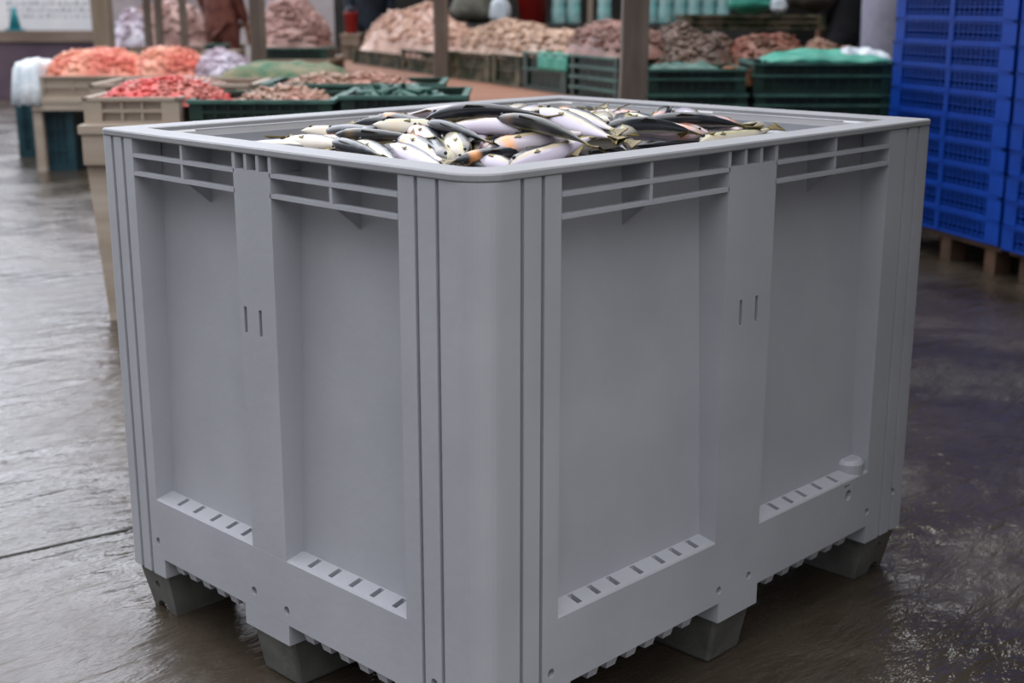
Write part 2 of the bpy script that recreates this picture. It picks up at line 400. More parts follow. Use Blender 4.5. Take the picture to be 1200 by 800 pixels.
def fish_meshes(L, bend, fat, lift):
    """body / tail / fins / eye in local coords; head +x, back +y, flank +z"""
    ns, nr = 22, 14
    prof = [(0, .02), (.03, .32), (.08, .58), (.15, .82), (.25, .97), (.36, 1), (.5, .93), (.64, .74), (.78, .47), (.88, .25), (.95, .17), (1, .19)]
    def pr(t):
        for k in range(len(prof)-1):
            if prof[k][0] <= t <= prof[k+1][0]:
                u = (t-prof[k][0])/(prof[k+1][0]-prof[k][0]); u = u*u*(3-2*u)
                return prof[k][1]*(1-u)+prof[k+1][1]*u
        return prof[-1][1]
    def spine(t):
        return Vector((L*(.5-t), bend*L*(4*(t-.5)**2-1)*-1*.5, lift*L*(1-4*(t-.5)**2)))
    bm = bmesh.new(); uvl = bm.loops.layers.uv.new('UVMap'); rings = []
    for i in range(ns+1):
        t = i/ns; c = spine(t); h = pr(t)*L*fat; w = h*.62 if t < .8 else h*(.62-.9*(t-.8))
        ring_ = []
        for j in range(nr):
            a = 2*math.pi*j/nr + math.pi/2
            ring_.append(bm.verts.new(c + Vector((0, h*math.sin(a)*(1.0 if math.sin(a) > 0 else 1.08), w*math.cos(a)))))
        rings.append(ring_)
    def vv(j): return abs(((j/nr)*2) - 1) if True else 0     # 1 at the back, 0 at the belly
    for i in range(ns):
        for j in range(nr):
            f = bm.faces.new((rings[i][j], rings[i][(j+1) % nr], rings[i+1][(j+1) % nr], rings[i+1][j])); f.smooth = True
            us = (i/ns, i/ns, (i+1)/ns, (i+1)/ns); js = (j, j+1, j+1, j)
            for lp, u, jj in zip(f.loops, us, js): lp[uvl].uv = (u, abs(jj/nr*2-1))
    bm.faces.new(rings[0][::-1]); bm.faces.new(rings[-1])
    bmesh.ops.recalc_face_normals(bm, faces=bm.faces)
    body = bpy.data.meshes.new('body'); bm.to_mesh(body); bm.free()
    def plate(name, pts, th, m):
        b2 = bmesh.new()
        a = [b2.verts.new(Vector(p)+Vector((0, 0, -th))) for p in pts]; c = [b2.verts.new(Vector(p)+Vector((0, 0, th))) for p in pts]
        n = len(pts); b2.faces.new(a[::-1]); b2.faces.new(c)
        for i in range(n): b2.faces.new((a[i], a[(i+1) % n], c[(i+1) % n], c[i]))
        bmesh.ops.recalc_face_normals(b2, faces=b2.faces)
        me = bpy.data.meshes.new(name); b2.to_mesh(me); b2.free(); me.materials.append(m); return me
    e = spine(1.0); r_ = L*fat*.19
    tail = plate('tail_fin', [e+Vector((.012, r_*.9, 0)), e+Vector((-.010, r_*1.3, 0)), e+Vector((-.085*L-.008, L*.06, 0)), e+Vector((-.10*L-.004, L*.062, 0)),
                              e+Vector((-.065*L, 0, 0)), e+Vector((-.10*L-.004, -L*.062, 0)), e+Vector((-.085*L-.008, -L*.06, 0)), e+Vector((-.010, -r_*1.3, 0)), e+Vector((.012, -r_*.9, 0))], .0011, M['tail'])
    def top(t, s=1): return spine(t)+Vector((0, s*pr(t)*L*fat*.93, 0))
    dors = plate('dorsal_fin', [top(.32), top(.36)+Vector((0, .05*L, 0)), top(.46)+Vector((0, .03*L, 0)), top(.52)], .0009, M['fin_dark'])
    anal = plate('anal_fin', [top(.62, -1), top(.66, -1)+Vector((0, -.06*L, 0)), top(.80, -1)+Vector((0, -.01*L, 0)), top(.84, -1)], .0009, M['tail'])
    # pectoral fin lying on the flank, one each side, and an eye each side
    c = spine(.27); w = pr(.27)*L*fat*.62
    out = [('body', body), ('tail_fin', tail), ('dorsal_fin', dors), ('anal_fin', anal)]
    for sgn in (1, -1):
        b2 = bmesh.new()
        q = [c+Vector((0, -.002, sgn*w*1.0)), c+Vector((-.06*L, -.02*L, sgn*w*1.03)), c+Vector((-.055*L, .004, sgn*w*1.04))]
        a = [b2.verts.new(p) for p in q]; d = [b2.verts.new(p+Vector((0, 0, sgn*.0018))) for p in q]
        b2.faces.new(a); b2.faces.new(d)
        for i in range(3): b2.faces.new((a[i], a[(i+1) % 3], d[(i+1) % 3], d[i]))
        bmesh.ops.recalc_face_normals(b2, faces=b2.faces)
        pec = bpy.data.meshes.new('pectoral_fin'); b2.to_mesh(pec); b2.free(); pec.materials.append(M['tail']); out.append(('pectoral_fin', pec))
        b2 = bmesh.new(); ce = spine(.085)
        bmesh.ops.create_uvsphere(b2, u_segments=10, v_segments=8, radius=L*.015, matrix=Matrix.Translation(ce+Vector((0, .008*L/.25, sgn*pr(.085)*L*fat*.56))))
        eye = bpy.data.meshes.new('eye'); b2.to_mesh(eye); b2.free(); eye.materials.append(M['eye']); out.append(('eye', eye))
    return out
FISH = []
for k, (L, bend, fat, lift) in enumerate(((.25, .10, .108, .03), (.24, -.12, .112, .02), (.27, .04, .102, .05), (.22, -.05, .120, .01))):
    ms = fish_meshes(L, bend, fat, lift)
    FISH.append((L, ms, {}))
def skinned(k, fm):
    L, ms, cache = FISH[k]
    if fm not in cache:
        me = ms[0][1].copy(); me.materials.clear(); me.materials.append(FM[fm]); cache[fm] = me
    return cache[fm]
def mound(x, y):
    # surface the fish lie on
    u = (x-.62)/.50; v = (y-.46)/.42
    return .872 + .050*max(0, 1-(u*u+v*v)*.75) + .006*math.sin(x*17+y*5)
def put_fish(pos, heading, roll, pitch, k, fm, scale, label, group):
    t = thing('mackerel', label, 'fish', pos, 0, group)
    t.rotation_mode = 'QUATERNION'
    q = Matrix.Rotation(heading, 3, 'Z') @ Matrix.Rotation(-pitch, 3, 'Y') @ Matrix.Rotation(roll, 3, 'X')
    t.rotation_quaternion = q.to_quaternion(); t.scale = (scale,)*3
    for nm, me in FISH[k][1]:
        me2 = skinned(k, fm) if nm == 'body' else me
        o = bpy.data.objects.new(nm, me2); COL.objects.link(o); o.parent = t
    return t
# (head px, tail px, height above the mound, roll, kind, skin, label)
# roll 0 = lying flat with its back to the left of its heading; positive tips the back up
def hit(px, py, dz=0):
    d = ray(px, py); t = 1.2
    p = CAM + d*t
    while t < 4:
        p = CAM + d*t
        if p.z < mound(p.x, p.y)+dz or p.y > .86 or p.x > 1.12: break
        t += .004
    return p
WHITE, DARK = 'w', 'd'
VIS = [
 ((628, 158), (510, 156), .030, WHITE, 2, 0, 'plump lilac-white fish lying across the heap below the long dark fish'),
 ((548, 166), (640, 180), .020, WHITE, 1, 3, 'pinkish fish with a bloody orange gill at the front of the heap'),
 ((590, 172), (676, 158), .034, WHITE, 0, 1, 'white fish with an orange gill patch in the front middle of the heap'),
 ((606, 190), (692, 160), .036, WHITE, 2, 0, 'silver fish slanting along the front rim beside the near corner'),
 ((500, 142), (640, 140), .042, DARK, 2, 0, 'long dark-backed fish arched over the top of the heap'),
 ((600, 148), (688, 172), .044, DARK, 2, 2, 'broad black-backed fish slanting down right of the heap top'),
 ((508, 147), (566, 165), .040, DARK, 3, 0, 'dark-backed fish pointing to the left at the heap top'),
 ((524, 186), (500, 150), .036, DARK, 1, 2, 'grey-backed fish standing steep left of the yellow fish'),
 ((545, 184), (530, 148), .034, WHITE, 3, 2, 'cream-yellow fish standing steep by the near corner'),
 ((468, 158), (520, 188), .036, WHITE, 2, 1, 'orange-gilled fish slanting down left of the steep grey fish'),
 ((480, 150), (515, 182), .028, WHITE, 0, 3, 'pink slim fish tucked between two slanting fish'),
 ((460, 172), (515, 194), .030, WHITE, 2, 0, 'silver white fish slanting along the left front rim'),
 ((392, 168), (445, 182), .034, DARK, 3, 0, 'dark fish at the left end of the heap behind the rim'),
 ((415, 166), (465, 190), .034, WHITE, 2, 2, 'cream-striped slim fish on the left of the heap'),
 ((420, 160), (470, 162), .034, DARK, 1, 2, 'dark fish with a pale edge at the left of the heap'),
 ((345, 168), (392, 170), .010, WHITE, 0, 2, 'pale cream fish farthest left behind the rim'),
 ((480, 146), (530, 144), .030, WHITE, 2, 2, 'yellowish pale fish behind the steep grey fish'),
 ((645, 134), (712, 152), .044, WHITE, 0, 1, 'white fish on the top right with its orange gill showing'),
 ((690, 145), (740, 166), .046, WHITE, 2, 0, 'lilac-white fish slanting down beside the orange-gilled one'),
 ((640, 140), (705, 160), .036, WHITE, 2, 2, 'thin cream-striped fish right of the black-backed fish'),
 ((715, 156), (772, 176), .036, WHITE, 0, 2, 'cream yellow fish resting on the right front rim'),
 ((735, 142), (722, 164), .040, WHITE, 3, 2, 'short pale fish with its tail standing up on the right'),
 ((722, 154), (800, 158), .036, DARK, 2, 0, 'dark-backed fish lying flat right of the heap middle'),
 ((838, 164), (765, 152), .036, WHITE, 1, 3, 'white fish with a pink belly at the right of the heap'),
 ((760, 148), (862, 150), .028, DARK, 2, 0, 'long dark fish along the back on the right'),
 ((820, 166), (905, 150), .030, WHITE, 2, 2, 'yellow-tailed pale fish farthest right by the rim'),
 ((800, 150), (850, 148), .024, DARK, 3, 3, 'brownish fish behind the yellow-tailed one'),
 ((742, 138), (782, 152), .036, WHITE, 3, 2, 'small cream fish with a dark stripe at the back right'),
 ((585, 194), (548, 180), .022, WHITE, 3, 0, 'small silver fish right at the near corner'),
 ((566, 186), (600, 178), .026, DARK, 3, 1, 'small dark fish head beside the near corner'),
 ((705, 172), (650, 184), .008, WHITE, 2, 2, 'pale yellow fish under the silver one along the right rim'),
 ((430, 154), (400, 172), .022, DARK, 3, 0, 'dark fish tail standing behind the left end of the heap'),
]
for (h, t_, dz, kind, k, fm, lab) in VIS:
    a = hit(*h, dz); b = hit(*t_, dz)
    d = a-b; ln = max(.12, min(.30, Vector((d.x, d.y, 0)).length))
    L = FISH[k][0]; sc = max(.75, min(1.15, ln*1.0/L))
    head = math.atan2(d.y, d.x); c = (a+b)/2
    ex = abs(math.cos(head))*L*sc*.56+.085; ey = abs(math.sin(head))*L*sc*.56+.085
    c.x = min(max(c.x, ex), WX-ex); c.y = min(max(c.y, ey), WY-ey)
    c.z = mound(c.x, c.y)+dz
    # which side of the fish faces the camera?
    left = Vector((-math.sin(head), math.cos(head), 0)); toward = Vector((CAM.x-c.x, CAM.y-c.y, 0)).normalized()
    back_faces_cam = left.dot(toward) > 0     # with roll 0 the back (+y) points to the left of the heading
    if kind == DARK: roll = R(28) if back_faces_cam else R(180-28)
    else: roll = R(152) if back_faces_cam else R(20)
    # tilt so that the flank shows
    pitch = max(-.3, min(.3, math.atan2(a.z-b.z, ln)))
    put_fish(c, head, roll, pitch, k, fm, sc, lab, 'mackerel heaped in the pallet box')
# the rest of the heap, in two looser layers below
cnt = 0
rnd = random.Random(3)
for layer, (dz, step) in enumerate(((.004, .105), (-.028, .13))):
    y = .15
    while y < .84:
        x = .17
        while x < 1.06:
            X = x+rnd.uniform(-.03, .03); Y = y+rnd.uniform(-.02, .02)
            hd = rnd.uniform(0, 2*math.pi); k = rnd.randrange(4)
            # keep it inside the walls
            for _ in range(30):
                ex = abs(math.cos(hd))*.14; ey = abs(math.sin(hd))*.14
                if .10+ex < X < WX-.10-ex and .10+ey < Y < WY-.10-ey: break
                X += (.6-X)*.12; Y += (.48-Y)*.12
            put_fish((X, Y, mound(X, Y)+dz), hd, rnd.choice((R(15), R(165), R(40), R(-20), R(200))), rnd.uniform(-.12, .12), k, rnd.choice((0, 0, 2, 3, 1)), rnd.uniform(.85, 1),
                     'dark-backed silver fish buried among the others inside the grey pallet box', 'mackerel heaped in the pallet box')
            cnt += 1
            x += step*1.5
        y += step*.85

# ------------------------------------------------------------------ builders for the stalls
def crate_mesh(w, d, h, bars=3, ribs=6, solid=.045, taper=.02, lip=.012, closed=False):
    """origin: middle of the front bottom edge; x width, y back"""
    bm = bmesh.new(); t = .008
    box(bm, -w/2+taper, w/2-taper, taper, d-taper, 0, .012)
    for (a0, a1, b0, b1) in ((-w/2, w/2, 0, t), (-w/2, w/2, d-t, d), (-w/2, -w/2+t, 0, d), (w/2-t, w/2, 0, d)):
        box(bm, a0-lip*.5, a1+lip*.5, b0-lip*.5, b1+lip*.5, h-lip, h)
        box(bm, a0, a1, b0, b1, 0, h*.12)
        for k in range(1, bars):
            z = h*k/bars; box(bm, a0, a1, b0, b1, z-.005, z+.005)
    for sx in (-1, 1):
        for fy_ in (0, 1):
            x0 = -w/2 if sx < 0 else w/2-solid; y0 = 0 if fy_ == 0 else d-solid
            box(bm, x0-.002, x0+solid+.002, (y0 if fy_ == 0 else d-t)-.002, (y0+t if fy_ == 0 else d)+.002, 0, h-lip*.5)
            xx = -w/2 if sx < 0 else w/2-t
            box(bm, xx-.002, xx+t+.002, y0, y0+solid, 0, h-lip*.5)
    for k in range(1, ribs):
        x = -w/2+solid+(w-2*solid)*k/ribs
        for y0 in (0.001, d-t+.001): box(bm, x-.004, x+.004, y0, y0+t-.002, .005, h-.006)
    nr = max(2, int(ribs*d/w))
    for k in range(1, nr):
        y = solid+(d-2*solid)*k/nr
        for x0 in (-w/2+.001, w/2-t+.001): box(bm, x0, x0+t-.002, y-.004, y+.004, .005, h-.006)
    if closed:
        box(bm, -w/2+.003, w/2-.003, .018, .021, .004, h-.01); box(bm, -w/2+.003, w/2-.003, d-.006, d-.003, .004, h-.01)
        box(bm, -w/2+.003, -w/2+.006, .003, d-.003, .004, h-.01); box(bm, w/2-.006, w/2-.003, .003, d-.003, .004, h-.01)
    return bm
def crate_at(A, B, h, depth, m, label, group=None, **kw):
    """crate whose front bottom edge runs from A (left) to B (right)"""
    d = B-A; w = Vector((d.x, d.y)).length
    o = link('crate', crate_mesh(w-.02, depth, h, **kw), m)
    o.location = ((A.x+B.x)/2, (A.y+B.y)/2, A.z); o.rotation_euler = (0, 0, math.atan2(d.y, d.x))
    if m == M['green']:       # rim and mid band in a paler green
        bm = bmesh.new(); W_ = w-.02; e_ = .011
        for (x0, x1, y0, y1) in ((-W_/2-e_, W_/2+e_, -e_, .008), (-W_/2-e_, W_/2+e_, depth-.008, depth+e_), (-W_/2-e_, -W_/2+.008, 0, depth), (W_/2-.008, W_/2+e_, 0, depth)):
            box(bm, x0, x1, y0, y1, h-.012, h+.0015)
            if h > .1: box(bm, x0+.003, x1-.003, y0+.003, y1-.003, h*.55, h*.55+.009)
        link('rim', bm, M['greenlite'], o)
    return tag(o, label, 'crate', group)
def heap(name, cat, center, rx, ry, hz, m, label, n=260, size=.03, seed=0, rz=RZ, worm=2.2, pw=1.6, base=.0):
    rd = random.Random(seed); bm = bmesh.new()
    def hh(u, v):
        r2 = abs(u)**2.4+abs(v)**2.4
        return hz*max(0, 1-r2)**(1/pw)*(.85+.25*noise.noise(Vector((u*1.7+seed*3.1, v*1.7, 0))))
    G = 18; grid = {}
    for i in range(G+1):
        for j in range(G+1):
            u, v = i/G*2-1, j/G*2-1
            grid[i, j] = bm.verts.new((u*rx, v*ry, hh(u, v)))
    for i in range(G):
        for j in range(G): bm.faces.new((grid[i, j], grid[i+1, j], grid[i+1, j+1], grid[i, j+1]))
    lo = {}
    edge = [(i, 0) for i in range(G)]+[(G, j) for j in range(G)]+[(i, G) for i in range(G, 0, -1)]+[(0, j) for j in range(G, 0, -1)]
    for e in edge: lo[e] = bm.verts.new((grid[e].co.x, grid[e].co.y, -base-.002))
    for a, b in zip(edge, edge[1:]+edge[:1]): bm.faces.new((grid[a], grid[b], lo[b], lo[a]))
    bm.faces.new([lo[e] for e in edge])
    for _ in range(n):
        u, v = rd.uniform(-.93, .93), rd.uniform(-.93, .93)
        if abs(u)**2.4+abs(v)**2.4 > .92: continue
        p = Vector((u*rx, v*ry, hh(u, v)+size*.1))
        s = size*rd.uniform(.6, 1.3)
        mt = Matrix.Translation(p) @ Matrix.Rotation(rd.uniform(0, 6.3), 4, 'Z') @ Matrix.Rotation(rd.uniform(-.5, .5), 4, 'Y') @ Matrix.Diagonal((s*worm, s, s*.7, 1))
        bmesh.ops.create_icosphere(bm, subdivisions=1, radius=.5, matrix=mt)
    o = link(name, bm, m, smooth=True)
    o.location = center; o.rotation_euler = (0, 0, rz)
    return tag(o, label, cat, None, 'stuff')
def fishy(name, a, b, sc=9, c=None):
    return mat(name, a, .45, b, sc, lo=.38, hi=.62, detail=6)
M['h_red'] = fishy('red_shrimp', srgb(200, 60, 60), srgb(175, 100, 90), 9)
M['h_orange'] = fishy('orange_shrimp', srgb(228, 165, 140), srgb(200, 95, 80), 3.2)
M['h_lilac'] = fishy('lilac_grey_fish', srgb(160, 140, 155), srgb(205, 200, 215), 8)
M['h_pink'] = fishy('pale_pink_fish', srgb(218, 185, 165), srgb(180, 138, 120), 7)
M['h_beige'] = fishy('beige_fish', srgb(205, 175, 155), srgb(158, 128, 108), 9)
M['h_mauve'] = fishy('mauve_brown_fish', srgb(155, 115, 105), srgb(120, 88, 78), 8)
M['h_brown'] = fishy('brown_fish', srgb(115, 92, 80), srgb(88, 70, 60), 8)
M['h_rust'] = fishy('rusty_fish', srgb(140, 75, 58), srgb(115, 80, 62), 6)
M['h_tan'] = fishy('tan_net_fish', srgb(140, 115, 95), srgb(170, 125, 110), 7)
M['h_mix'] = fishy('pink_grey_fish', srgb(190, 155, 148), srgb(135, 100, 94), 6)
M['h_or'] = fishy('small_orange_fish', srgb(165, 95, 45), srgb(110, 75, 45), 20)

def post(px, wpx, dep, m, label, top=3.1, group=None, name='wooden_post'):
    b = GZ(px, dep, 0); w = wpx/FPX*dep
    bm = bmesh.new()
    n = 10; pts0 = None
    prev = None
    for k in range(n+1):
        z = top*k/n; j = .006*math.sin(k*1.7+px)
        r4 = [bm.verts.new((sx*w/2+j, sy*w/2-j, z)) for sx, sy in ((-1, -1), (1, -1), (1, 1), (-1, 1))]
        if prev:
            for i in range(4): bm.faces.new((prev[i], prev[(i+1) % 4], r4[(i+1) % 4], r4[i]))
        else: bm.faces.new(r4[::-1])
        prev = r4
    bm.faces.new(prev)
    o = link(name, bm, m, bevel=.006)
    o.location = b; o.rotation_euler = (0, 0, RZ)
    return tag(o, label, 'post', group)

# ------------------------------------------------------------------ near left stall (table A)
def table(name, px0, px1, dep, depth, ztop, m, label, rz=RZ, leg=.07, top=.03, splay=0, board=.08):
    a = GZ(px0, dep, ztop); b = GZ(px1, dep, ztop); w = (b-a).length
    t = thing(name, label, 'table', ((a.x+b.x)/2, (a.y+b.y)/2, 0), RZ)
    bm = bmesh.new()
    n = max(2, int(depth/.14))
    for k in range(n): box(bm, -w/2, w/2, depth*k/n+.004, depth*(k+1)/n-.004, ztop-top, ztop)
    link('tabletop', bm, m, t)
    bm = bmesh.new(); box(bm, -w/2+.01, w/2-.01, .012, .035, ztop-top-board, ztop-top); box(bm, -w/2+.01, w/2-.01, depth-.035, depth-.012, ztop-top-board, ztop-top)
    link('apron_board', bm, m, t)
    for sx in (-1, 1):
        for y in (.035, depth-.035-leg):
            bm = bmesh.new(); x = sx*(w/2-leg/2-.005); xb = x-sx*splay
            loftbox(bm, [(xb-leg/2, y, 0), (xb+leg/2, y, 0), (xb+leg/2, y+leg, 0), (xb-leg/2, y+leg, 0)],
                        [(x-leg/2, y, ztop-top), (x+leg/2, y, ztop-top), (x+leg/2, y+leg, ztop-top), (x-leg/2, y+leg, ztop-top)])
            link('leg', bm, m, t)
    return t
table('stall_table', 90, 560, 4.75, 1.1, .715, M['board'], 'low beige wooden stall table right behind the left side of the pallet box', splay=.05, leg=.15, board=.11)
zA = .715
def A_(px, dep, z=zA): return GZ(px, dep, z)
crate_at(A_(97, 4.80), A_(214, 4.80), .095, .5, M['board'], 'beige wooden fish box at the left end of the near table', bars=2, ribs=3, closed=True, solid=.06)
crate_at(A_(220, 4.80), A_(392, 4.80), .085, .5, M['green'], 'dark green crate beside the beige fish box on the near table', bars=2, ribs=9, closed=True)
crate_at(A_(398, 4.80), A_(548, 4.80), .10, .5, M['green'], 'dark green crate at the right end of the near table', bars=2, ribs=9, closed=True)
heap('shrimp_heap', 'shrimp', A_(195, 5.05, zA+.06), .235, .20, .095, M['h_red'], 'bright red shrimp heaped on the near table behind the grey box', 420, .017, 1)
heap('fish_heap', 'fish', A_(335, 5.05, zA+.02), .20, .19, .095, M['h_tan'], 'tan and pink fish spread in the green crate right of the red shrimp', 420, .018, 2, worm=3)
heap('net_heap', 'net', A_(470, 5.05, zA+.03), .19, .19, .085, M['greenlite'], 'teal green netting filling the right-hand crate of the near table', 120, .03, 3, worm=4)
crate_at(A_(105, 5.34), A_(300, 5.34), .11, .45, M['board'], 'beige wooden tray behind the red shrimp', bars=2, ribs=3, closed=True, solid=.06)
crate_at(A_(306, 5.34), A_(520, 5.34), .11, .45, M['green'], 'dark green crate in the back row of the near table', bars=2, ribs=9, closed=True)
heap('fish_heap', 'fish', A_(205, 5.56, zA+.04), .28, .17, .085, M['h_mix'], 'dull pink fish in the beige tray behind the red shrimp', 400, .018, 4)
heap('fish_heap', 'fish', A_(410, 5.56, zA+.05), .30, .18, .10, M['h_tan'], 'brownish pink fish in the back green crate of the near table', 500, .018, 5, worm=3)
def drape(name, cat, c, rx, ry, hz, m, label, seed, rz=RZ, over=.05):
    bm = bmesh.new(); G = 22; g = {}
    for i in range(G+1):
        for j in range(G+1):
            u, v = i/G*2-1, j/G*2-1
            e = max(abs(u), abs(v))
            z = hz*(1-e**3)+.035*noise.noise(Vector((u*3+seed, v*3, 1)))*(1-.5*e) - over*max(0, e-.8)/.2
            g[i, j] = bm.verts.new((u*rx*(1+.08*noise.noise(Vector((v*3, seed, 0)))), v*ry*(1+.1*noise.noise(Vector((u*3, seed, 2)))), z))
    for i in range(G):
        for j in range(G): bm.faces.new((g[i, j], g[i+1, j], g[i+1, j+1], g[i, j+1]))
    o = link(name, bm, m, smooth=True); o.location = c; o.rotation_euler = (0, 0, rz)
    s = o.modifiers.new('thick', 'SOLIDIFY'); s.thickness = .004
    return tag(o, label, cat)
drape('fishing_net', 'net', GZ(335, 6.1, .835), .27, .30, .03, M['net'], 'bright green net spread behind the tan fish on the left', 3)

# second stall (table B), farther left
table('stall_table', 34, 292, 9.2, 1.5, .50, M['board'], 'long beige stall table far left carrying the orange shrimp', leg=.06, board=.05)
zB = .50
crate_at(GZ(40, 9.25, zB), GZ(165, 9.25, zB), .15, .7, M['board'], 'beige wooden box on the left half of the far left table', bars=2, ribs=3, closed=True, solid=.06)
crate_at(GZ(167, 9.25, zB), GZ(290, 9.25, zB), .15, .7, M['board'], 'beige wooden box on the right half of the far left table', bars=2, ribs=3, closed=True, solid=.06)
heap('shrimp_heap', 'shrimp', GZ(118, 9.62, zB+.13), .37, .34, .21, M['h_orange'], 'pale orange shrimp heap with a red patch on the far left table', 700, .028, 6)
heap('shrimp_heap', 'shrimp', GZ(204, 9.62, zB+.13), .27, .34, .22, M['h_orange'], 'deeper orange shrimp heap on the right half of the far left table', 600, .028, 9)
heap('fish_heap', 'fish', GZ(262, 9.62, zB+.13), .19, .33, .19, M['h_lilac'], 'lilac grey fish heap at the right end of the far left table', 400, .028, 7)
drape('plastic_sheet', 'sheet', GZ(42, 9.45, zB+.21), .10, .26, .04, M['tarpw'], 'pale blue-white plastic sheet over the left end of the far left table', 5, over=.25)
crate_at(GZ(48, 9.3, 0), GZ(92, 9.3, 0), .42, .5, M['teal_dark'], 'tall dark teal crate standing under the far left table', bars=3, ribs=4, closed=True)
crate_at(GZ(22, 10.1, 0), GZ(47, 10.1, 0), .46, .4, M['teal_dark'], 'narrow dark blue crate at the far left table end', bars=3, ribs=3, closed=True)

# ------------------------------------------------------------------ oblique row C on an orange-brown deck
zC = .60
PA = onz(400, 72, zC); PB = onz(727, 120, zC); dC = (PB-PA).normalized(); nC = Vector((dC.y, -dC.x, 0))
if nC.dot(Vector((CAM.x, CAM.y, 0))-PB) < 0: nC = -nC     # towards the camera side
t = thing('market_bench', 'orange-brown plank bench running back at an angle behind the pallet box', 'bench', (0, 0, 0))
bm = bmesh.new()
q = [PA-dC*.3-nC*.42, PB+dC*.05-nC*.42, PB+dC*.05+nC*1.2, PA-dC*.3+nC*.7]
prism(bm, [(p.x, p.y) for p in q], zC-.05, zC-.002); link('bench_top', bm, M['crust'], t)
for fx_ in (.02, .35, .68, .97):
    for s in (-.34, .6+.5*fx_):
        c = PA.lerp(PB, fx_)+nC*s; bm = bmesh.new(); box(bm, c.x-.04, c.x+.04, c.y-.04, c.y+.04, 0, zC-.05); link('leg', bm, M['wood'], t)
def onC(px):     # point on the row line in picture column px
    y = 72+(px-400)/(727-400)*(120-72)
    for _ in range(6):
        p = onz(px, y, zC); off = (p-PA).cross(dC).z
        p2 = onz(px, y+1, zC); o2 = (p2-PA).cross(dC).z
        y -= off/(o2-off)
    return onz(px, y, zC)
rowC = [(413, 468, .125, 'moss', 'mossy brown crate farthest back on the orange-brown bench'),
        (470, 512, .17, 'moss', 'mossy green crate left of the thin wooden post'),
        (526, 574, .19, 'moss', 'mossy green crate just right of the thin wooden post'),
        (576, 610, .20, 'moss', 'stained mossy crate left of the sea-green sheet'),
        (612, 664, .23, 'green', 'dark green crate with a sea-green sheet over its edge')]
for a, b, h, m, lab in rowC: crate_at(onC(a), onC(b), h, .38, M[m], lab, 'crates on the orange-brown bench', bars=2, ribs=5, closed=True, solid=.07)
A0, B0 = onC(668), onC(724)
for k in range(4):
    A1 = A0+Vector((0, 0, .06*k)); B1 = B0+Vector((0, 0, .06*k))
    pos = ['lowest', 'second from the bottom', 'third from the bottom', 'topmost'][k]
    crate_at(A1, B1, .058, .38, M['green'], 'flat dark green tray, %s of the stack left of the thick post' % pos, 'stacked green trays', bars=1, ribs=6, closed=True)
aC = math.atan2(dC.y, dC.x)
def heapC(p0, p1, ry, hz, m, lab, z0, seed, n=320, size=.045):
    a, b = onC(p0), onC(p1)
    c = (a+b)/2-nC*(ry+.01); c.z = z0
    return heap('fish_heap', 'fish', c, (b-a).length/2, ry, hz, M[m], lab, n, size, seed, rz=aC)
heapC(409, 530, .20, .42, 'h_pink', 'tall pale pink fish heap left of the thin wooden post', zC+.11, 11, 900, .038)
heapC(522, 618, .20, .27, 'h_beige', 'beige fish heap right of the thin wooden post', zC+.17, 12, 800, .034)
heapC(600, 655, .19, .19, 'h_beige', 'small beige-pink fish heap behind the sea-green sheet', zC+.20, 15, 380, .032)
heapC(644, 730, .19, .22, 'h_mauve', 'mauve-brown fish heap over the stacked green trays', zC+.235, 13, 700, .030)
# sheet hanging over the crate edge
bm = bmesh.new(); A2, B2 = onC(632), onC(666)
w2 = (B2-A2).length; G = 14; g = {}
for i in range(G+1):
    for j in range(9):
        v = j/8; y = -.012-.012*math.sin(i*1.3)*(v if v < .6 else 0) if v < .6 else -.012+(v-.6)*.5
        z = .13+.105*(v/.6) if v < .6 else .237+.006*math.sin(i)
        g[i, j] = bm.verts.new((-w2/2+w2*i/G, y, z))
for i in range(G):
    for j in range(8): bm.faces.new((g[i, j], g[i+1, j], g[i+1, j+1], g[i, j+1]))
o = link('plastic_sheet', bm, M['tarp'], smooth=True); o.location = (A2+B2)/2; o.rotation_euler = (0, 0, aC)
s_ = o.modifiers.new('thick', 'SOLIDIFY'); s_.thickness = .003
tag(o, 'sea-green sheet hanging over a crate edge left of the thick post', 'sheet')

# ------------------------------------------------------------------ posts
post(737, 30, 6.0, M['post'], 'thick grey-brown wooden post just behind the pallet box')
post(518.5, 16.5, 10.05, M['post'], 'thinner wooden post standing between the mossy crates')
post(310, 16, 8.6, M['post'], 'wooden post at the right end of the orange shrimp table')
post(223, 8, 11.3, M['post'], 'thin dark pole, rightmost of the three behind the orange shrimp')
post(195, 8, 11.6, M['post'], 'thin dark pole, middle one of the three behind the orange shrimp')
post(182, 8, 11.9, M['post'], 'thin dark pole, leftmost of the three behind the orange shrimp')
post(130, 20, 12.2, M['wood'], 'stout pale brown post right of the white board')
post(690, 6, 9.9, M['wood'], 'slim pale pole behind the mauve-brown fish heap')

